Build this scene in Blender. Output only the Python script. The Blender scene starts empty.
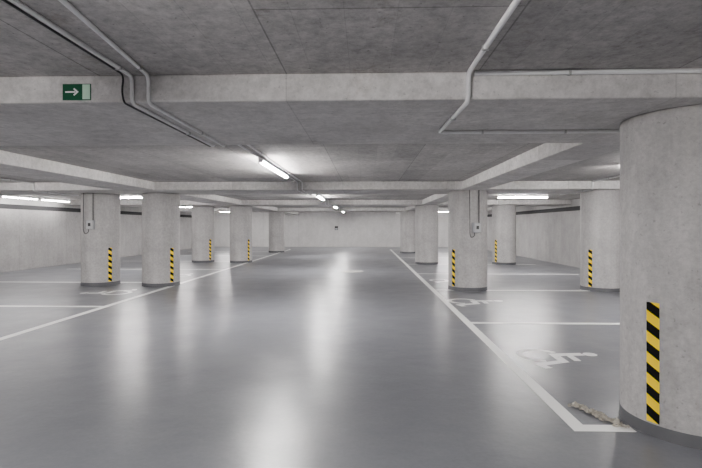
import bpy, bmesh, math, random
from mathutils import Vector, Matrix
random.seed(4)
PI = math.pi
C = bpy.context.scene.collection
CAMH = 1.5; SLAB = 2.5; BEAM = 2.32
XL, XR, YF, YB = -11.7, 7.65, -8.0, 33.6
YAW = math.radians(1.8)

# ---------------------------------------------------------------- materials
def new_mat(name):
    m = bpy.data.materials.new(name); m.use_nodes = True
    nt = m.node_tree; b = nt.nodes['Principled BSDF']
    return m, nt, b
def N(nt, t, **kw):
    n = nt.nodes.new(t)
    for k, v in kw.items():
        if k in n.inputs: n.inputs[k].default_value = v
        else: setattr(n, k, v)
    return n
def L(nt, a, b): nt.links.new(a, b)
def coords(nt, scale=(1,1,1), rot=(0,0,0), loc=(0,0,0)):
    tc = nt.nodes.new('ShaderNodeTexCoord'); mp = nt.nodes.new('ShaderNodeMapping')
    mp.inputs['Scale'].default_value = scale; mp.inputs['Rotation'].default_value = rot; mp.inputs['Location'].default_value = loc
    L(nt, tc.outputs['Object'], mp.inputs['Vector']); return mp.outputs['Vector']
def noise(nt, vec, scale, detail=5, rough=.55):
    n = N(nt, 'ShaderNodeTexNoise', Scale=scale, Detail=detail, Roughness=rough); L(nt, vec, n.inputs['Vector']); return n.outputs['Fac']
def ramp(nt, fac, stops):
    r = nt.nodes.new('ShaderNodeValToRGB'); e = r.color_ramp.elements
    while len(e) < len(stops): e.new(.5)
    for i, (p, c) in enumerate(stops):
        e[i].position = p; e[i].color = (*c, 1) if len(c) == 3 else c
    L(nt, fac, r.inputs['Fac']); return r.outputs['Color']
def mul(nt, a, b, fac=1.0, mode='MULTIPLY'):
    m = nt.nodes.new('ShaderNodeMix'); m.data_type = 'RGBA'; m.blend_type = mode
    m.inputs[0].default_value = fac
    L(nt, a, m.inputs[6]); L(nt, b, m.inputs[7]); return m.outputs[2]
def bump(nt, h, b, strength, dist=.01):
    n = N(nt, 'ShaderNodeBump', Strength=strength, Distance=dist); L(nt, h, n.inputs['Height']); L(nt, n.outputs['Normal'], b.inputs['Normal'])
def g(v, t=(1,1,1)): return (v*t[0], v*t[1], v*t[2])
def brick(nt, vec, w, h, lo, hi, mort, size=.006, smooth=.5):
    br = N(nt, 'ShaderNodeTexBrick', Scale=1.0)
    br.inputs['Color1'].default_value = (lo,lo,lo,1); br.inputs['Color2'].default_value = (hi,hi,hi,1)
    br.inputs['Mortar'].default_value = (mort,mort,mort,1); br.inputs['Mortar Size'].default_value = size
    br.inputs['Mortar Smooth'].default_value = smooth
    br.inputs['Brick Width'].default_value = w; br.inputs['Row Height'].default_value = h
    L(nt, vec, br.inputs['Vector']); return br.outputs['Color']

def concrete(name, lo, hi, tint=(1,.968,.948), joints=False, spots=.5, rough=.85, panel=(2.5,1.25), vstreak=0, jdark=.55, mott=(.78,1.10), planks=0, wallpanels=False, fs=14, bigc=(.36,.62), stains=0):
    m, nt, b = new_mat(name)
    v = coords(nt)
    big = noise(nt, v, 1.4, 8, .7); fine = noise(nt, v, fs, 8, .8)
    c = ramp(nt, big, [(bigc[0], g(lo, tint)), (bigc[1], g(hi, tint))])
    c2 = ramp(nt, fine, [(.36, g(mott[0])), (.62, g(mott[1]))])
    c = mul(nt, c, c2)
    sp = noise(nt, v, 38, 3, .5)
    c = mul(nt, c, ramp(nt, sp, [(.28, g(.45)), (.36, g(1.0))]), spots)
    if stains:
        vs = coords(nt, loc=(7.3, 2.1, 0)); s1 = noise(nt, vs, 2.6, 8, .75)
        c = mul(nt, c, ramp(nt, s1, [(.34, (.68,.64,.60)), (.42, (1,1,1))]), stains)
    if vstreak:
        v2 = coords(nt, scale=(3.0, 3.0, .35)); st = noise(nt, v2, 1.6, 6, .65)
        c = mul(nt, c, ramp(nt, st, [(.35, g(.86)), (.65, g(1.05))]), vstreak)
    if joints:
        v3 = coords(nt, rot=(0, 0, PI/2), loc=(0.9, .52, 0))
        c = mul(nt, c, brick(nt, v3, panel[0], panel[1], .87, 1.07, jdark))
    if planks:
        v4 = coords(nt, rot=(0, 0, PI/2), loc=(.3, .1, 0))
        c = mul(nt, c, brick(nt, v4, 2.5, .25, .88, 1.10, .80, .003), planks)
    if wallpanels:
        sx = nt.nodes.new('ShaderNodeSeparateXYZ'); L(nt, v, sx.inputs[0])
        ad = N(nt, 'ShaderNodeMath', operation='ADD'); L(nt, sx.outputs[0], ad.inputs[0]); L(nt, sx.outputs[1], ad.inputs[1])
        cb = nt.nodes.new('ShaderNodeCombineXYZ'); L(nt, ad.outputs[0], cb.inputs[0]); L(nt, sx.outputs[2], cb.inputs[1])
        c = mul(nt, c, brick(nt, cb.outputs[0], 2.5, 4.0, .92, 1.04, .72, .008))
    L(nt, c, b.inputs['Base Color']); b.inputs['Roughness'].default_value = rough
    b.inputs['Specular IOR Level'].default_value = .3
    bump(nt, fine, b, .4, .008)
    return m
M = {}
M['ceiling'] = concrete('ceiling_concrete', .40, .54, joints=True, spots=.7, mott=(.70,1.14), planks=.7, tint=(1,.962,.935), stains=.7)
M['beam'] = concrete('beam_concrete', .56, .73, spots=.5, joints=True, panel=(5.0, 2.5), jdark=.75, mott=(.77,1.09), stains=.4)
M['column'] = concrete('column_concrete', .38, .47, spots=.5, vstreak=.8, rough=.75, mott=(.82,1.08), tint=(1,.972,.958), fs=22, stains=.15)
M['wall'] = concrete('wall_concrete', .35, .43, spots=.3, vstreak=.5, mott=(.86,1.06), wallpanels=True, tint=(1,.972,.958), stains=.3)
M['farwall'] = concrete('far_wall_concrete', .54, .62, spots=.3, vstreak=.4, tint=(1,.98,.97), mott=(.90,1.05), wallpanels=True)

def floor_mat():
    m, nt, b = new_mat('grey_epoxy_floor')
    v = coords(nt)
    big = noise(nt, v, .5, 6, .6); fine = noise(nt, v, 30, 4, .6)
    c = ramp(nt, big, [(.3, (.142,.147,.164)), (.7, (.166,.171,.189))])
    c = mul(nt, c, ramp(nt, fine, [(.3, g(.93)), (.7, g(1.06))]))
    L(nt, c, b.inputs['Base Color'])
    r = ramp(nt, noise(nt, v, 1.6, 6, .65), [(.38, g(.283)), (.62, g(.34))])
    L(nt, r, b.inputs['Roughness'])
    v5 = coords(nt, loc=(3, 5, 0)); sp = ramp(nt, noise(nt, v5, 1.1, 6, .65), [(.40, g(.42)), (.60, g(.62))])
    L(nt, sp, b.inputs['Specular IOR Level'])
    bump(nt, noise(nt, v, 4.0, 5, .55), b, .35, .014)
    return m
M['floor'] = floor_mat()
def paint_mat(name, wear_lo, wear_hi, col=(.88,.88,.86)):
    m, nt, b = new_mat(name); v = coords(nt)
    w = ramp(nt, noise(nt, v, 11, 8, .75), [(wear_lo, (.19,.19,.21)), (wear_hi, col)])
    L(nt, w, b.inputs['Base Color']); b.inputs['Roughness'].default_value = .45
    return m
M['line'] = paint_mat('white_line_paint', .18, .36, (.86,.86,.84))
M['worn'] = paint_mat('worn_white_paint', .30, .42, (.88,.88,.87))
def flat(name, col, rough=.5, metal=0, var=.06, emis=None, strength=0):
    m, nt, b = new_mat(name); v = coords(nt)
    c = ramp(nt, noise(nt, v, 12, 4), [(.3, tuple(x*(1-var) for x in col)), (.7, tuple(min(1,x*(1+var)) for x in col))])
    L(nt, c, b.inputs['Base Color']); b.inputs['Roughness'].default_value = rough; b.inputs['Metallic'].default_value = metal
    if emis: b.inputs['Emission Color'].default_value = (*emis, 1); b.inputs['Emission Strength'].default_value = strength
    return m
M['pipe'] = flat('grey_plastic_pipe', (.80,.80,.80), .45)
M['collar'] = flat('dark_floor_coating', (.075,.077,.085), .55)
M['black'] = flat('black_plastic', (.02,.02,.022), .45)
M['dark'] = flat('gap_shade', (.02,.02,.022), .8)  # near-black colour painted as the shade in the gap above the side walls
M['zinc'] = flat('zinc_metal', (.5,.5,.5), .4, .5)
M['lampbody'] = flat('lamp_housing', (.7,.7,.7), .4)
M['tube'] = flat('lamp_diffuser', (.9,.9,.9), .4, emis=(1,.965,.948), strength=490)
M['tubedim'] = flat('dim_lamp_diffuser', (.9,.9,.9), .4, emis=(1,.965,.95), strength=90)
M['boxgrey'] = flat('box_grey', (.36,.37,.39), .45)
M['coverg'] = flat('box_cover_grey', (.46,.46,.47), .45)
M['signgreen'] = flat('sign_green', (.001,.085,.035), .4)
M['signpale'] = flat('sign_pale', (.55,.80,.62), .4)
M['white'] = flat('sign_white', (.9,.9,.9), .4)
M['rag'] = flat('dirty_beige_cloth', (.50,.47,.41), .95, var=.35)
M['iron'] = flat('cast_iron', (.50,.49,.46), .6, .1, var=.2)
def hazard_mat():
    m, nt, b = new_mat('black_yellow_hazard')
    uv = nt.nodes.new('ShaderNodeUVMap'); uv.uv_map = 'UVMap'
    sx = nt.nodes.new('ShaderNodeSeparateXYZ'); L(nt, uv.outputs['UV'], sx.inputs[0])
    d = N(nt, 'ShaderNodeMath', operation='ADD'); L(nt, sx.outputs[1], d.inputs[0])
    k = N(nt, 'ShaderNodeMath', operation='MULTIPLY'); L(nt, sx.outputs[0], k.inputs[0]); k.inputs[1].default_value = .6
    L(nt, k.outputs[0], d.inputs[1])
    s = N(nt, 'ShaderNodeMath', operation='DIVIDE'); L(nt, d.outputs[0], s.inputs[0]); s.inputs[1].default_value = .15
    f = N(nt, 'ShaderNodeMath', operation='FRACT'); L(nt, s.outputs[0], f.inputs[0])
    gt = N(nt, 'ShaderNodeMath', operation='GREATER_THAN'); L(nt, f.outputs[0], gt.inputs[0]); gt.inputs[1].default_value = .48
    c = ramp(nt, gt.outputs[0], [(.4, (.008,.008,.008)), (.6, (1.0,.70,.0))])
    L(nt, c, b.inputs['Base Color']); b.inputs['Roughness'].default_value = .8; b.inputs['Specular IOR Level'].default_value = .05
    return m
M['hazard'] = hazard_mat()

# ---------------------------------------------------------------- helpers
def obj(name, bm, m, parent=None, smooth=False, bevel=0):
    me = bpy.data.meshes.new(name); bm.normal_update(); bm.to_mesh(me); bm.free()
    if m: me.materials.append(m)
    if smooth:
        for p in me.polygons: p.use_smooth = True
        try: me.set_sharp_from_angle(angle=math.radians(40))
        except Exception: pass
    o = bpy.data.objects.new(name, me); C.objects.link(o)
    if parent: o.parent = parent
    if bevel:
        md = o.modifiers.new('bevel', 'BEVEL'); md.width = bevel; md.segments = 2; md.limit_method = 'ANGLE'
    return o
def struct(name, bm, m, parent=None, **k):
    o = obj(name, bm, m, parent, **k); o['kind'] = 'structure'; return o
def tag(o, label, cat, group=None):
    o['label'] = label; o['category'] = cat
    if group: o['group'] = group
    return o
def thing(name, label, cat, loc=(0,0,0), rotz=0, group=None):
    o = bpy.data.objects.new(name, None); C.objects.link(o); o.empty_display_size = .1
    o.location = loc; o.rotation_euler = (0, 0, rotz)
    return tag(o, label, cat, group)
def dup(root, loc, rotz, label, group=None):
    r = root.copy(); C.objects.link(r); r.location = loc; r.rotation_euler = (0,0,rotz); r['label'] = label
    if group: r['group'] = group
    for ch in list(root.children):
        c = ch.copy(); C.objects.link(c); c.parent = r
        for gc in list(ch.children):
            d = gc.copy(); C.objects.link(d); d.parent = c
    return r
def box(bm, x0, x1, y0, y1, z0, z1):
    vs = [bm.verts.new((x, y, z)) for z in (z0, z1) for y in (y0, y1) for x in (x0, x1)]
    for f in ((0,2,3,1), (4,5,7,6), (0,1,5,4), (2,6,7,3), (0,4,6,2), (1,3,7,5)):
        bm.faces.new([vs[i] for i in f])
def bx(*a):
    bm = bmesh.new(); box(bm, *a); return bm
def fillet(pts, r):
    pts = [Vector(p) for p in pts]; out = [pts[0]]
    for i in range(1, len(pts)-1):
        a, p, b = pts[i-1], pts[i], pts[i+1]
        d1 = (a-p); d2 = (b-p); rr = min(r, d1.length*.45, d2.length*.45)
        s = p + d1.normalized()*rr; e = p + d2.normalized()*rr
        for k in range(7):
            t = k/6; out.append(s*(1-t)**2 + p*2*t*(1-t) + e*t*t)
    out.append(pts[-1]); return out
def tube(bm, pts, r, fil=.03, seg=10):
    P = fillet(pts, fil) if fil else [Vector(p) for p in pts]
    T = []
    for i in range(len(P)):
        a = P[max(0, i-1)]; b = P[min(len(P)-1, i+1)]; T.append((b-a).normalized())
    n = T[0].orthogonal().normalized(); rings = []
    for i, p in enumerate(P):
        n = (n - T[i]*n.dot(T[i])).normalized(); bn = T[i].cross(n)
        rings.append([bm.verts.new(p + (n*math.cos(2*PI*k/seg) + bn*math.sin(2*PI*k/seg))*r) for k in range(seg)])
    for i in range(len(rings)-1):
        for k in range(seg):
            bm.faces.new((rings[i][k], rings[i][(k+1)%seg], rings[i+1][(k+1)%seg], rings[i+1][k]))
    bm.faces.new(rings[0][::-1]); bm.faces.new(rings[-1])
def lathe(bm, prof, seg=64, cx=0, cy=0):
    rings = [[bm.verts.new((cx+r*math.cos(2*PI*k/seg), cy+r*math.sin(2*PI*k/seg), z)) for k in range(seg)] for r, z in prof]
    for i in range(len(rings)-1):
        for k in range(seg):
            bm.faces.new((rings[i][k], rings[i][(k+1)%seg], rings[i+1][(k+1)%seg], rings[i+1][k]))
    bm.faces.new(rings[0][::-1]); bm.faces.new(rings[-1])

# ---------------------------------------------------------------- setting
fl = struct('floor', bx(XL-.3, XR+.3, YF-.3, YB+.3, -.2, 0), M['floor'])
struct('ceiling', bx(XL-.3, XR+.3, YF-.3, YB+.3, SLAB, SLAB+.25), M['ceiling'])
LEDGE = 2.06
struct('wall_left', bx(XL-.3, XL, YF, YB, 0, LEDGE), M['wall'])
struct('wall_right', bx(XR, XR+.3, YF, YB, 0, LEDGE), M['wall'])
struct('wall_back', bx(XL-.3, XR+.3, YB, YB+.3, 0, SLAB), M['farwall'])
struct('wall_front', bx(XL-.3, XR+.3, YF-.3, YF, 0, SLAB), M['wall'])

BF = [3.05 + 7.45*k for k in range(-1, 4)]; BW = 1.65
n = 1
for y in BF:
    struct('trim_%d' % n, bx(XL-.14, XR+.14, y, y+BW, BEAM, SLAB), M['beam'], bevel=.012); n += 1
edges = [YF] + [v for y in BF for v in (y, y+BW)] + [YB]
for x0, x1 in ((-5.75, -4.8), (2.15, 2.72)):
    for i in range(0, len(edges), 2):
        if edges[i+1]-edges[i] > .3:
            struct('trim_%d' % n, bx(x0, x1, edges[i], edges[i+1], BEAM+.001, SLAB), M['beam'], bevel=.012); n += 1
struct('trim_%d' % n, bx(XL-.3, XL-.14, YF, YB, LEDGE, SLAB), M['farwall']); n += 1
struct('trim_%d' % n, bx(XR+.14, XR+.3, YF, YB, LEDGE, SLAB), M['farwall']); n += 1

# floor paint: parts of the floor
def fpart(name, bm, m, label=None):
    o = obj(name, bm, m, fl)
    if label: o['label'] = label
    return o
Z0, Z1 = .0005, .003
LX, RX = -4.84, 1.58
fpart('lane_line', bx(RX-.055, RX+.055, 3.47, 30, Z0, Z1), M['line'], 'long white line along the right side of the lane')
fpart('lane_line', bx(LX-.06, LX+.06, -4, 30, Z0, Z1), M['line'], 'long white line along the left side of the lane')
for y in (3.525, 7.3, 11.0, 14.75, 18.45, 22.2, 25.9, 29.6):
    fpart('bay_line', bx(RX+.055, 6.6 if y > 4 else 1.97, y-.055, y+.055, Z0, Z1), M['line'])
for y in (1.1, 4.85, 8.55, 12.25, 16.0, 19.7, 23.4, 27.1):
    fpart('bay_line', bx(-10.4, LX-.06, y-.06, y+.06, Z0, Z1), M['line'])
def ribbon(bm, pts, w, z, T):
    pts = [Vector((p[0], p[1], 0)) for p in pts]; L_, R_ = [], []
    for i, p in enumerate(pts):
        t = (pts[min(i+1, len(pts)-1)] - pts[max(i-1, 0)]).normalized(); nrm = Vector((-t.y, t.x, 0))
        for lst, s in ((L_, 1), (R_, -1)):
            q = p + nrm*s*w/2; lst.append(bm.verts.new(T @ Vector((q.x, q.y, z))))
    for i in range(len(pts)-1): bm.faces.new((R_[i], R_[i+1], L_[i+1], L_[i]))
def wheelchair(cx, cy, ang, s=1.0):
    bm = bmesh.new(); T = Matrix.Translation((cx, cy, 0)) @ Matrix.Rotation(ang, 4, 'Z') @ Matrix.Scale(s, 4)
    arc = lambda x, y, r, a, b, n=26: [(x+r*math.cos(math.radians(a+(b-a)*k/n)), y+r*math.sin(math.radians(a+(b-a)*k/n))) for k in range(n+1)]
    vs = [bm.verts.new(T @ Vector((x, y, .0036))) for x, y in arc(-.13, .48, .085, 0, 346, 24)]; bm.faces.new(vs)
    ribbon(bm, [(-.14, .39), (-.10, .0)], .12, .0030, T)                     # back
    ribbon(bm, [(-.12, .20), (.16, .20)], .085, .0032, T)                    # arm
    ribbon(bm, [(-.15, .02), (.20, .02)], .11, .0034, T)                     # thigh
    ribbon(bm, [(.17, .06), (.33, -.34)], .11, .0035, T)                     # shin
    ribbon(bm, [(.28, -.33), (.47, -.26)], .10, .0036, T)                    # foot
    ribbon(bm, arc(-.08, -.16, .25, 118, 355), .085, .0038, T)               # wheel
    return bm
for x, y, a, s in ((2.17, 5.42, -PI/2, .92), (2.12, 9.3, -PI/2, 1.1), (2.2, 12.9, -PI/2, 1), (-5.75, 10.4, PI/2, 1.1), (-5.75, 14.1, PI/2, 1)):
    fpart('wheelchair_symbol', wheelchair(x, y, a, s), M['worn'], 'worn white wheelchair symbol painted in the bay')

# ---------------------------------------------------------------- columns
R = .45
def column(x, y, side, label, stripe=57):
    t = thing('concrete_column', label, 'column', (x, y, 0), group=None)
    bm = bmesh.new(); lathe(bm, [(R, .0), (R, BEAM-.012), (R-.008, BEAM)], 72); obj('shaft', bm, M['column'], t, smooth=True)
    bm = bmesh.new(); lathe(bm, [(R+.008, 0), (R+.003, .012), (R+.002, .085), (R+.0005, .088)], 72); obj('base_collar', bm, M['collar'], t, smooth=True)
    if not stripe: return t
    bm = bmesh.new(); uvl = bm.loops.layers.uv.new('UVMap')
    a0 = -PI/2 + side*math.radians(stripe); w = .09; nn = 8; rr = R+.003
    cols = []
    for k in range(nn+1):
        a = a0 + (k/nn-.5)*w/R
        cols.append([(bm.verts.new((rr*math.cos(a), rr*math.sin(a), z)), k/nn*w, z) for z in (.10, .955)])
    for k in range(nn):
        q = [cols[k][0], cols[k+1][0], cols[k+1][1], cols[k][1]]
        f = bm.faces.new([v[0] for v in q])
        for lp, v in zip(f.loops, q): lp[uvl].uv = (v[1], v[2])
    obj('hazard_stripe', bm, M['hazard'], t, smooth=True)
    return t
rx, lx, ox = 2.42, -5.2, -6.82
RY = [3.62, 11.2, 18.65, 26.1]; LY = [11.75, 19.2, 26.65]
column(2.44, RY[0], -1, 'large round concrete column nearest the viewer, torn rag at its foot', 61)
column(rx, RY[1], -1, 'round column beside the right lane line with a grey box on its side')
column(rx, RY[2], -1, 'plain round column by the right lane line, third away from the viewer', False)
column(rx-.05, RY[3], -1, 'farthest round column along the right lane line, partly hidden', False)
column(5.55, RY[1], -1, 'round column deep in the right bays, just left of the nearest column')
column(5.45, RY[2], -1, 'round column in front of the right wall, seen between two nearer ones')
column(5.5, RY[3], -1, 'far round column near the right wall, mostly hidden behind the boxed column', False)
column(lx, LY[0], 1, 'nearest round column standing on the left lane line')
column(lx+.05, LY[1], 1, 'middle round column on the left lane line')
column(lx+.1, LY[2], 1, 'farthest round column on the left lane line, near the back wall', False)
column(ox, LY[0]+.1, 1, 'leftmost round column, with a grey box and looped cable')
column(ox+.05, LY[1]+.1, 1, 'round column behind the left row, right of the nearest left lane column')

# ---------------------------------------------------------------- lamps (length along local Y)
def make_lamp(label, h, mat='tube'):
    t = thing('batten_lamp', label, 'ceiling lamp', (0,0,0))
    obj('housing', bx(-.034, .034, -h, h, -.035, 0), M['lampbody'], t, bevel=.006)
    bm = bmesh.new(); prof = [(-.028, -.035), (-.028, -.05), (-.018, -.064), (.018, -.064), (.028, -.05), (.028, -.035)]
    e = h-.03
    ra = [bm.verts.new((x, -e, z)) for x, z in prof]; rb = [bm.verts.new((x, e, z)) for x, z in prof]
    for i in range(6):
        bm.faces.new((ra[i], ra[(i+1)%6], rb[(i+1)%6], rb[i]))
    bm.faces.new(ra[::-1]); bm.faces.new(rb); bmesh.ops.recalc_face_normals(bm, faces=bm.faces)
    obj('diffuser', bm, M[mat], t)
    hp = h*.6
    for s in (-1, 1):
        obj('end_cap', bx(-.032, .032, min(s*e, s*h), max(s*e, s*h), -.068, -.035), M['lampbody'], t, bevel=.004)
        obj('hanger', bx(-.012, .012, s*hp-.012, s*hp+.012, 0, .038), M['zinc'], t)
    return t
LZ = SLAB-.038
lampL = make_lamp('long lit batten lamp nearest the viewer on the ceiling conduits over the lane', 1.08); lampL.location = (-1.485, 7.65, LZ)
cen = {-7.0+.8: 'lit batten lamp over the lane, behind the viewer farthest', .3: 'lit batten lamp over the lane just above the viewer',
       15.3: 'second lit batten lamp over the lane, beyond the second beam', 22.75: 'third lit batten lamp over the lane, far away', 30.2: 'last lit batten lamp over the lane, by the back wall'}
for y, lb in cen.items(): dup(lampL, (-1.485, y, LZ), 0, lb)
lamp0 = make_lamp('crosswise lit batten lamp over the right bays beside the viewer', .8); lamp0.location = (5.0, .2, LZ); lamp0.rotation_euler.z = PI/2
for y, lb in {7.65: 'crosswise lit batten lamp over the right bays hidden by the nearest column',
              15.1: 'crosswise lit batten lamp over the right bays, right of the boxed column', 22.5: 'crosswise lit batten lamp far over the right bays',
              30.0: 'crosswise lit batten lamp over the right bays by the back wall'}.items():
    dup(lamp0, (5.0, y, LZ), PI/2, lb)
for y, lb in {-.2: 'crosswise lit batten lamp over the left bays beside the viewer', 7.3: 'crosswise lit batten lamp over the nearest left bays, out of frame',
              14.9: 'crosswise lit batten lamp over the left bays, between the two nearest left columns', 22.3: 'crosswise lit batten lamp over the left bays, middle distance',
              29.8: 'crosswise lit batten lamp over the left bays by the back wall'}.items():
    dup(lamp0, (-7.6 if y < 20 else -8.6, y, LZ), PI/2, lb)
lampD = make_lamp('dimmer batten lamp high along left wall, first at the left picture edge', .8, 'tubedim'); lampD.location = (-11.3, 13.2, LZ)
for y, lb in {6.75: 'dimmer batten lamp high along left wall, out of frame',
              14.95: 'dimmer batten lamp high along left wall, second from the left picture edge',
              16.7: 'dimmer batten lamp high along left wall, third from the left picture edge'}.items():
    dup(lampD, (-11.3, y, LZ), 0, lb)

# ---------------------------------------------------------------- conduits
def fx(x, y, lead): return x + max(0, min(BF[1]-y, 2.6))*lead
def run_path(x, y0, y1, off, lead=0):
    P = [(y0, SLAB-off), (y1, SLAB-off)]
    if lead: P.append((.45, SLAB-off))
    for b in BF:
        P += [(b-off-1e-4, SLAB-off), (b-off, BEAM-off), (b+BW+off, BEAM-off), (b+BW+off+1e-4, SLAB-off)]
    P.sort(key=lambda p: p[0])
    return [(fx(x, y, lead), y, z) for y, z in P]
def clip(x, y, z, parent, along='y', d=.016):
    w = .020
    o = obj('clip', bx(x-w, x+w, y-.008, y+.008, z-d, z+.012) if along == 'y' else bx(x-.008, x+.008, y-w, y+w, z-d, z+.012), M['zinc'], parent, bevel=.003)
def conduit(x, y0, y1, r, label, lead=0):
    off = r+.0008
    bm = bmesh.new(); tube(bm, run_path(x, y0, y1, off, lead), r, .05)
    t = tag(obj('conduit_pipe', bm, M['pipe'], None, smooth=True), label, 'conduit')
    y = y0 + .5
    while y < min(y1, 14):
        inb = any(b-.1 < y < b+BW+.1 for b in BF); edge = any(abs(y-e) < .12 for b in BF for e in (b, b+BW))
        if not edge: clip(fx(x, y, lead), y, (BEAM if inb else SLAB)-off, t, d=r+.002)
        y += 1.15
    return t
conduit(-1.54, YF+.02, YB-.02, .0125, 'left pipe of the two running along the ceiling over the lane')
conduit(-1.43, YF+.02, YB-.02, .0125, 'right pipe of the two running along the ceiling over the lane', .10)
conduit(5.0, YF+.02, YB-.02, .016, 'single pipe along the ceiling over the right bays')
conduit(-7.6, YF+.02, YB-.02, .016, 'single pipe along the ceiling over the left bays')
bm = bmesh.new(); f = BF[1]
tube(bm, [(-1.585, 1.4, SLAB-.010), (-1.585, f-.03, SLAB-.010), (-1.59, f-.045, BEAM+.06), (-1.59, f-.02, BEAM-.0105), (-1.585, f+BW+.02, BEAM-.0105)], .0065, .06)
tag(obj('cable', bm, M['black'], None, smooth=True), 'black cable beside the paired ceiling pipes, bending down the front beam', 'cable')
# right run
bm = bmesh.new(); o_ = .0158
tube(bm, [(.66, YF+.02, SLAB-o_), (.66, f-o_, SLAB-o_), (.66, f-o_, BEAM-o_), (.63, 4.05, BEAM-o_), (2.25, 4.05, BEAM-o_)], .015, .06)
t = tag(obj('conduit_pipe', bm, M['pipe'], None, smooth=True), 'light grey pipe crossing the front beam and turning right to the nearest column', 'conduit')
for y in (.6, 1.75, 2.6): clip(.66, y, SLAB-o_, t, d=.018)
clip(.65, 3.5, BEAM-o_, t, d=.018)
for x in (1.0, 1.7): clip(x, 4.05, BEAM-o_, t, 'x', d=.018)
bm = bmesh.new(); tube(bm, [(.70, f-.017, SLAB-.017), (XR, f-.017, SLAB-.017)], .016, 0)
t = tag(obj('conduit_pipe', bm, M['pipe'], None, smooth=True), 'thin pipe along the top edge of the front beam, right part', 'conduit')
for x in (1.3, 2.2, 3.1): obj('clip', bx(x-.008, x+.008, f-.036, f-.001, SLAB-.036, SLAB-.001), M['zinc'], t)

# left and right dark strips added on the wall ledge, standing in for a shaded gap
for nm, x0, x1, lb in (('gap_shade_strip', XL-.125, XL-.015, 'dark strip standing in for the shaded gap on top of the left wall'), ('gap_shade_strip', XR+.015, XR+.125, 'dark strip standing in for the shaded gap on top of the right wall')):
    bm = bmesh.new(); box(bm, x0, x1, YF+.05, YB-.05, LEDGE+.001, LEDGE+.008); box(bm, x0, x0+.006, YF+.05, YB-.05, LEDGE+.001, LEDGE+.16); box(bm, x1-.006, x1, YF+.05, YB-.05, LEDGE+.001, LEDGE+.16)
    tag(obj(nm, bm, M['dark'], None), lb, 'shade strip')

# ---------------------------------------------------------------- boxes on columns
def col_box(cx, cy, ang, z, label, cat='electrical box'):
    a = -PI/2 + math.radians(ang); px, py = cx+R*math.cos(a), cy+R*math.sin(a)
    t = thing('switch_box', label, cat, (px, py, z), a + PI/2)       # local -Y points outwards
    obj('box_body', bx(-.09, .09, -.075, .02, -.11, .11), M['boxgrey'], t, bevel=.01)
    obj('cover', bx(-.075, .075, -.087, -.075, -.095, .095), M['coverg'], t, bevel=.004)
    obj('switch', bx(-.03, .03, -.105, -.087, -.035, .045), M['black'], t, bevel=.006)
    bm = bmesh.new(); tube(bm, [(0.06, -.03, .10), (.06, -.03, BEAM-z-.001)], .011, 0)
    obj('conduit', bm, M['black'], t, smooth=True)
    bm = bmesh.new(); tube(bm, [(-.05, -.03, -.10), (-.05, -.035, -.19), (-.14, -.04, -.23), (-.17, -.05, -.13), (-.17, -.05, .14), (-.17, -.035, BEAM-z-.001)], .008, .05)
    obj('cable_loop', bm, M['black'], t, smooth=True)
    return t
col_box(rx, RY[1], 12, 1.46, 'grey switch box with black cable on the column right of the lane')
col_box(ox, LY[0]+.1, 2, 1.53, 'grey switch box with looped cable on the leftmost column')

# ---------------------------------------------------------------- exit sign on the front beam
sg = thing('exit_sign', 'small green emergency exit sign with white arrow on the front beam', 'sign', (-1.915, f, 2.388))
W, H = .19, .108
obj('back_plate', bx(-W/2, W/2, -.008, 0, -H/2, H/2), M['signgreen'], sg, bevel=.002)
obj('door_panel', bx(W/2-.054, W/2-.004, -.0105, -.008, -H/2+.005, H/2-.005), M['signpale'], sg)
bm = bmesh.new(); ys = -.0095
def poly(bm, pts, y=ys):
    bm.faces.new([bm.verts.new((px_, y, pz)) for px_, pz in pts])
poly(bm, [(-.076, -.005), (-.008, -.005), (-.008, .005), (-.076, .005)])
poly(bm, [(.016, 0), (-.014, .026), (-.022, .019), (-.002, 0)], ys-.0003)
poly(bm, [(.016, 0), (-.002, 0), (-.022, -.019), (-.014, -.026)], ys-.0003)
obj('arrow', bm, M['white'], sg)

# ---------------------------------------------------------------- drain cover
bm = bmesh.new(); lathe(bm, [(.36, .0), (.36, .006), (.335, .008), (.31, .005), (.30, .008)], 40)
for k in range(-5, 6):
    h = math.sqrt(.29**2-(k*.05)**2); box(bm, k*.05-.01, k*.05+.01, -h, h, .006, .011)
d = obj('drain_cover', bm, M['iron'], None); d.location = (-.45, 15.4, 0); tag(d, 'round iron drain cover in the middle of the lane floor', 'drain cover')

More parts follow.
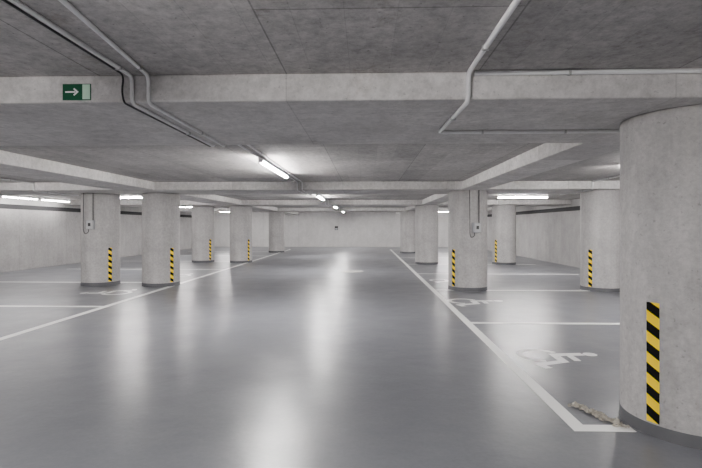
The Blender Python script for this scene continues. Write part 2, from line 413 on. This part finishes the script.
# ---------------------------------------------------------------- torn rag by the nearest column
from mathutils import noise as mn
bm = bmesh.new()
def crumple(p0, p1, w, seed, nl=40, nw=10, h=.024):
    p0, p1 = Vector(p0), Vector(p1); dr = (p1-p0); nr = Vector((-dr.y, dr.x, 0)).normalized(); grid = []
    for i in range(nl+1):
        row = []
        for j in range(nw+1):
            u, v = i/nl, j/nw-.5
            ww = w*(.35+1.3*abs(mn.noise(Vector((u*9, seed, 0))))+.25*math.sin(PI*u))
            c = p0 + dr*u + nr*(v*ww + .05*mn.noise(Vector((u*3, seed+9, 1))))
            q = Vector((u*9, v*5, seed))
            z = .006 + h*abs(mn.noise(q*1.0))*1.6 + h*.9*abs(mn.noise(q*2.6)) 
            c += Vector((mn.noise(q*3+Vector((7,0,0))), mn.noise(q*3+Vector((0,7,0))), 0))*.020
            c.z = z*(1-.5*abs(v*2)**3); row.append(bm.verts.new(c))
        grid.append(row)
    for i in range(nl):
        for j in range(nw): bm.faces.new((grid[i][j], grid[i+1][j], grid[i+1][j+1], grid[i][j+1]))
crumple((1.74, 3.98, 0), (1.86, 3.70, 0), .055, 1.3)
crumple((1.81, 3.80, 0), (1.94, 3.52, 0), .06, 5.1)
for k in range(16):
    u = random.random(); c = Vector((1.74, 3.96, 0)).lerp(Vector((1.92, 3.54, 0)), u) + Vector((random.uniform(-.02,.02), random.uniform(-.02,.02), 0))
    a = random.uniform(-1.8, -.6) + (PI if random.random() < .5 else 0)
    l = random.uniform(.05, .12); crumple(c, c + Vector((math.cos(a)*l, math.sin(a)*l, 0)), random.uniform(.006, .018), 10+k*1.7, 14, 3, .018)
for v_ in bm.verts:                                                     # keep clear of the column shaft
    d_ = Vector((v_.co.x-2.44, v_.co.y-3.62))
    if d_.length < .475: d_ = d_.normalized()*.475; v_.co.x = 2.44+d_.x; v_.co.y = 3.62+d_.y
tag(obj('torn_rag', bm, M['rag'], None, smooth=False), 'crumpled dirty beige rag lying on the line end at the nearest column', 'rag')

# small device on the back wall
t = thing('wall_box', 'small dark box mounted on the far back wall', 'wall box', (-2.1, YB, 1.35))
obj('box_body', bx(-.12, .12, -.10, 0, -.14, .14), M['black'], t, bevel=.01)
obj('cover', bx(-.09, .09, -.11, -.10, -.11, .0), M['boxgrey'], t)

# ---------------------------------------------------------------- world and camera
w = bpy.data.worlds.new('world'); bpy.context.scene.world = w; w.use_nodes = True
w.node_tree.nodes['Background'].inputs[0].default_value = (.5,.5,.52,1); w.node_tree.nodes['Background'].inputs[1].default_value = .05
cd = bpy.data.cameras.new('camera'); cam = bpy.data.objects.new('camera', cd); C.objects.link(cam)
cd.sensor_width = 36; cd.lens = 24; cd.shift_y = -8/702; cd.clip_end = 200
cam.location = (0, 0, CAMH); cam.rotation_euler = (PI/2, 0, YAW)
bpy.context.scene.camera = cam
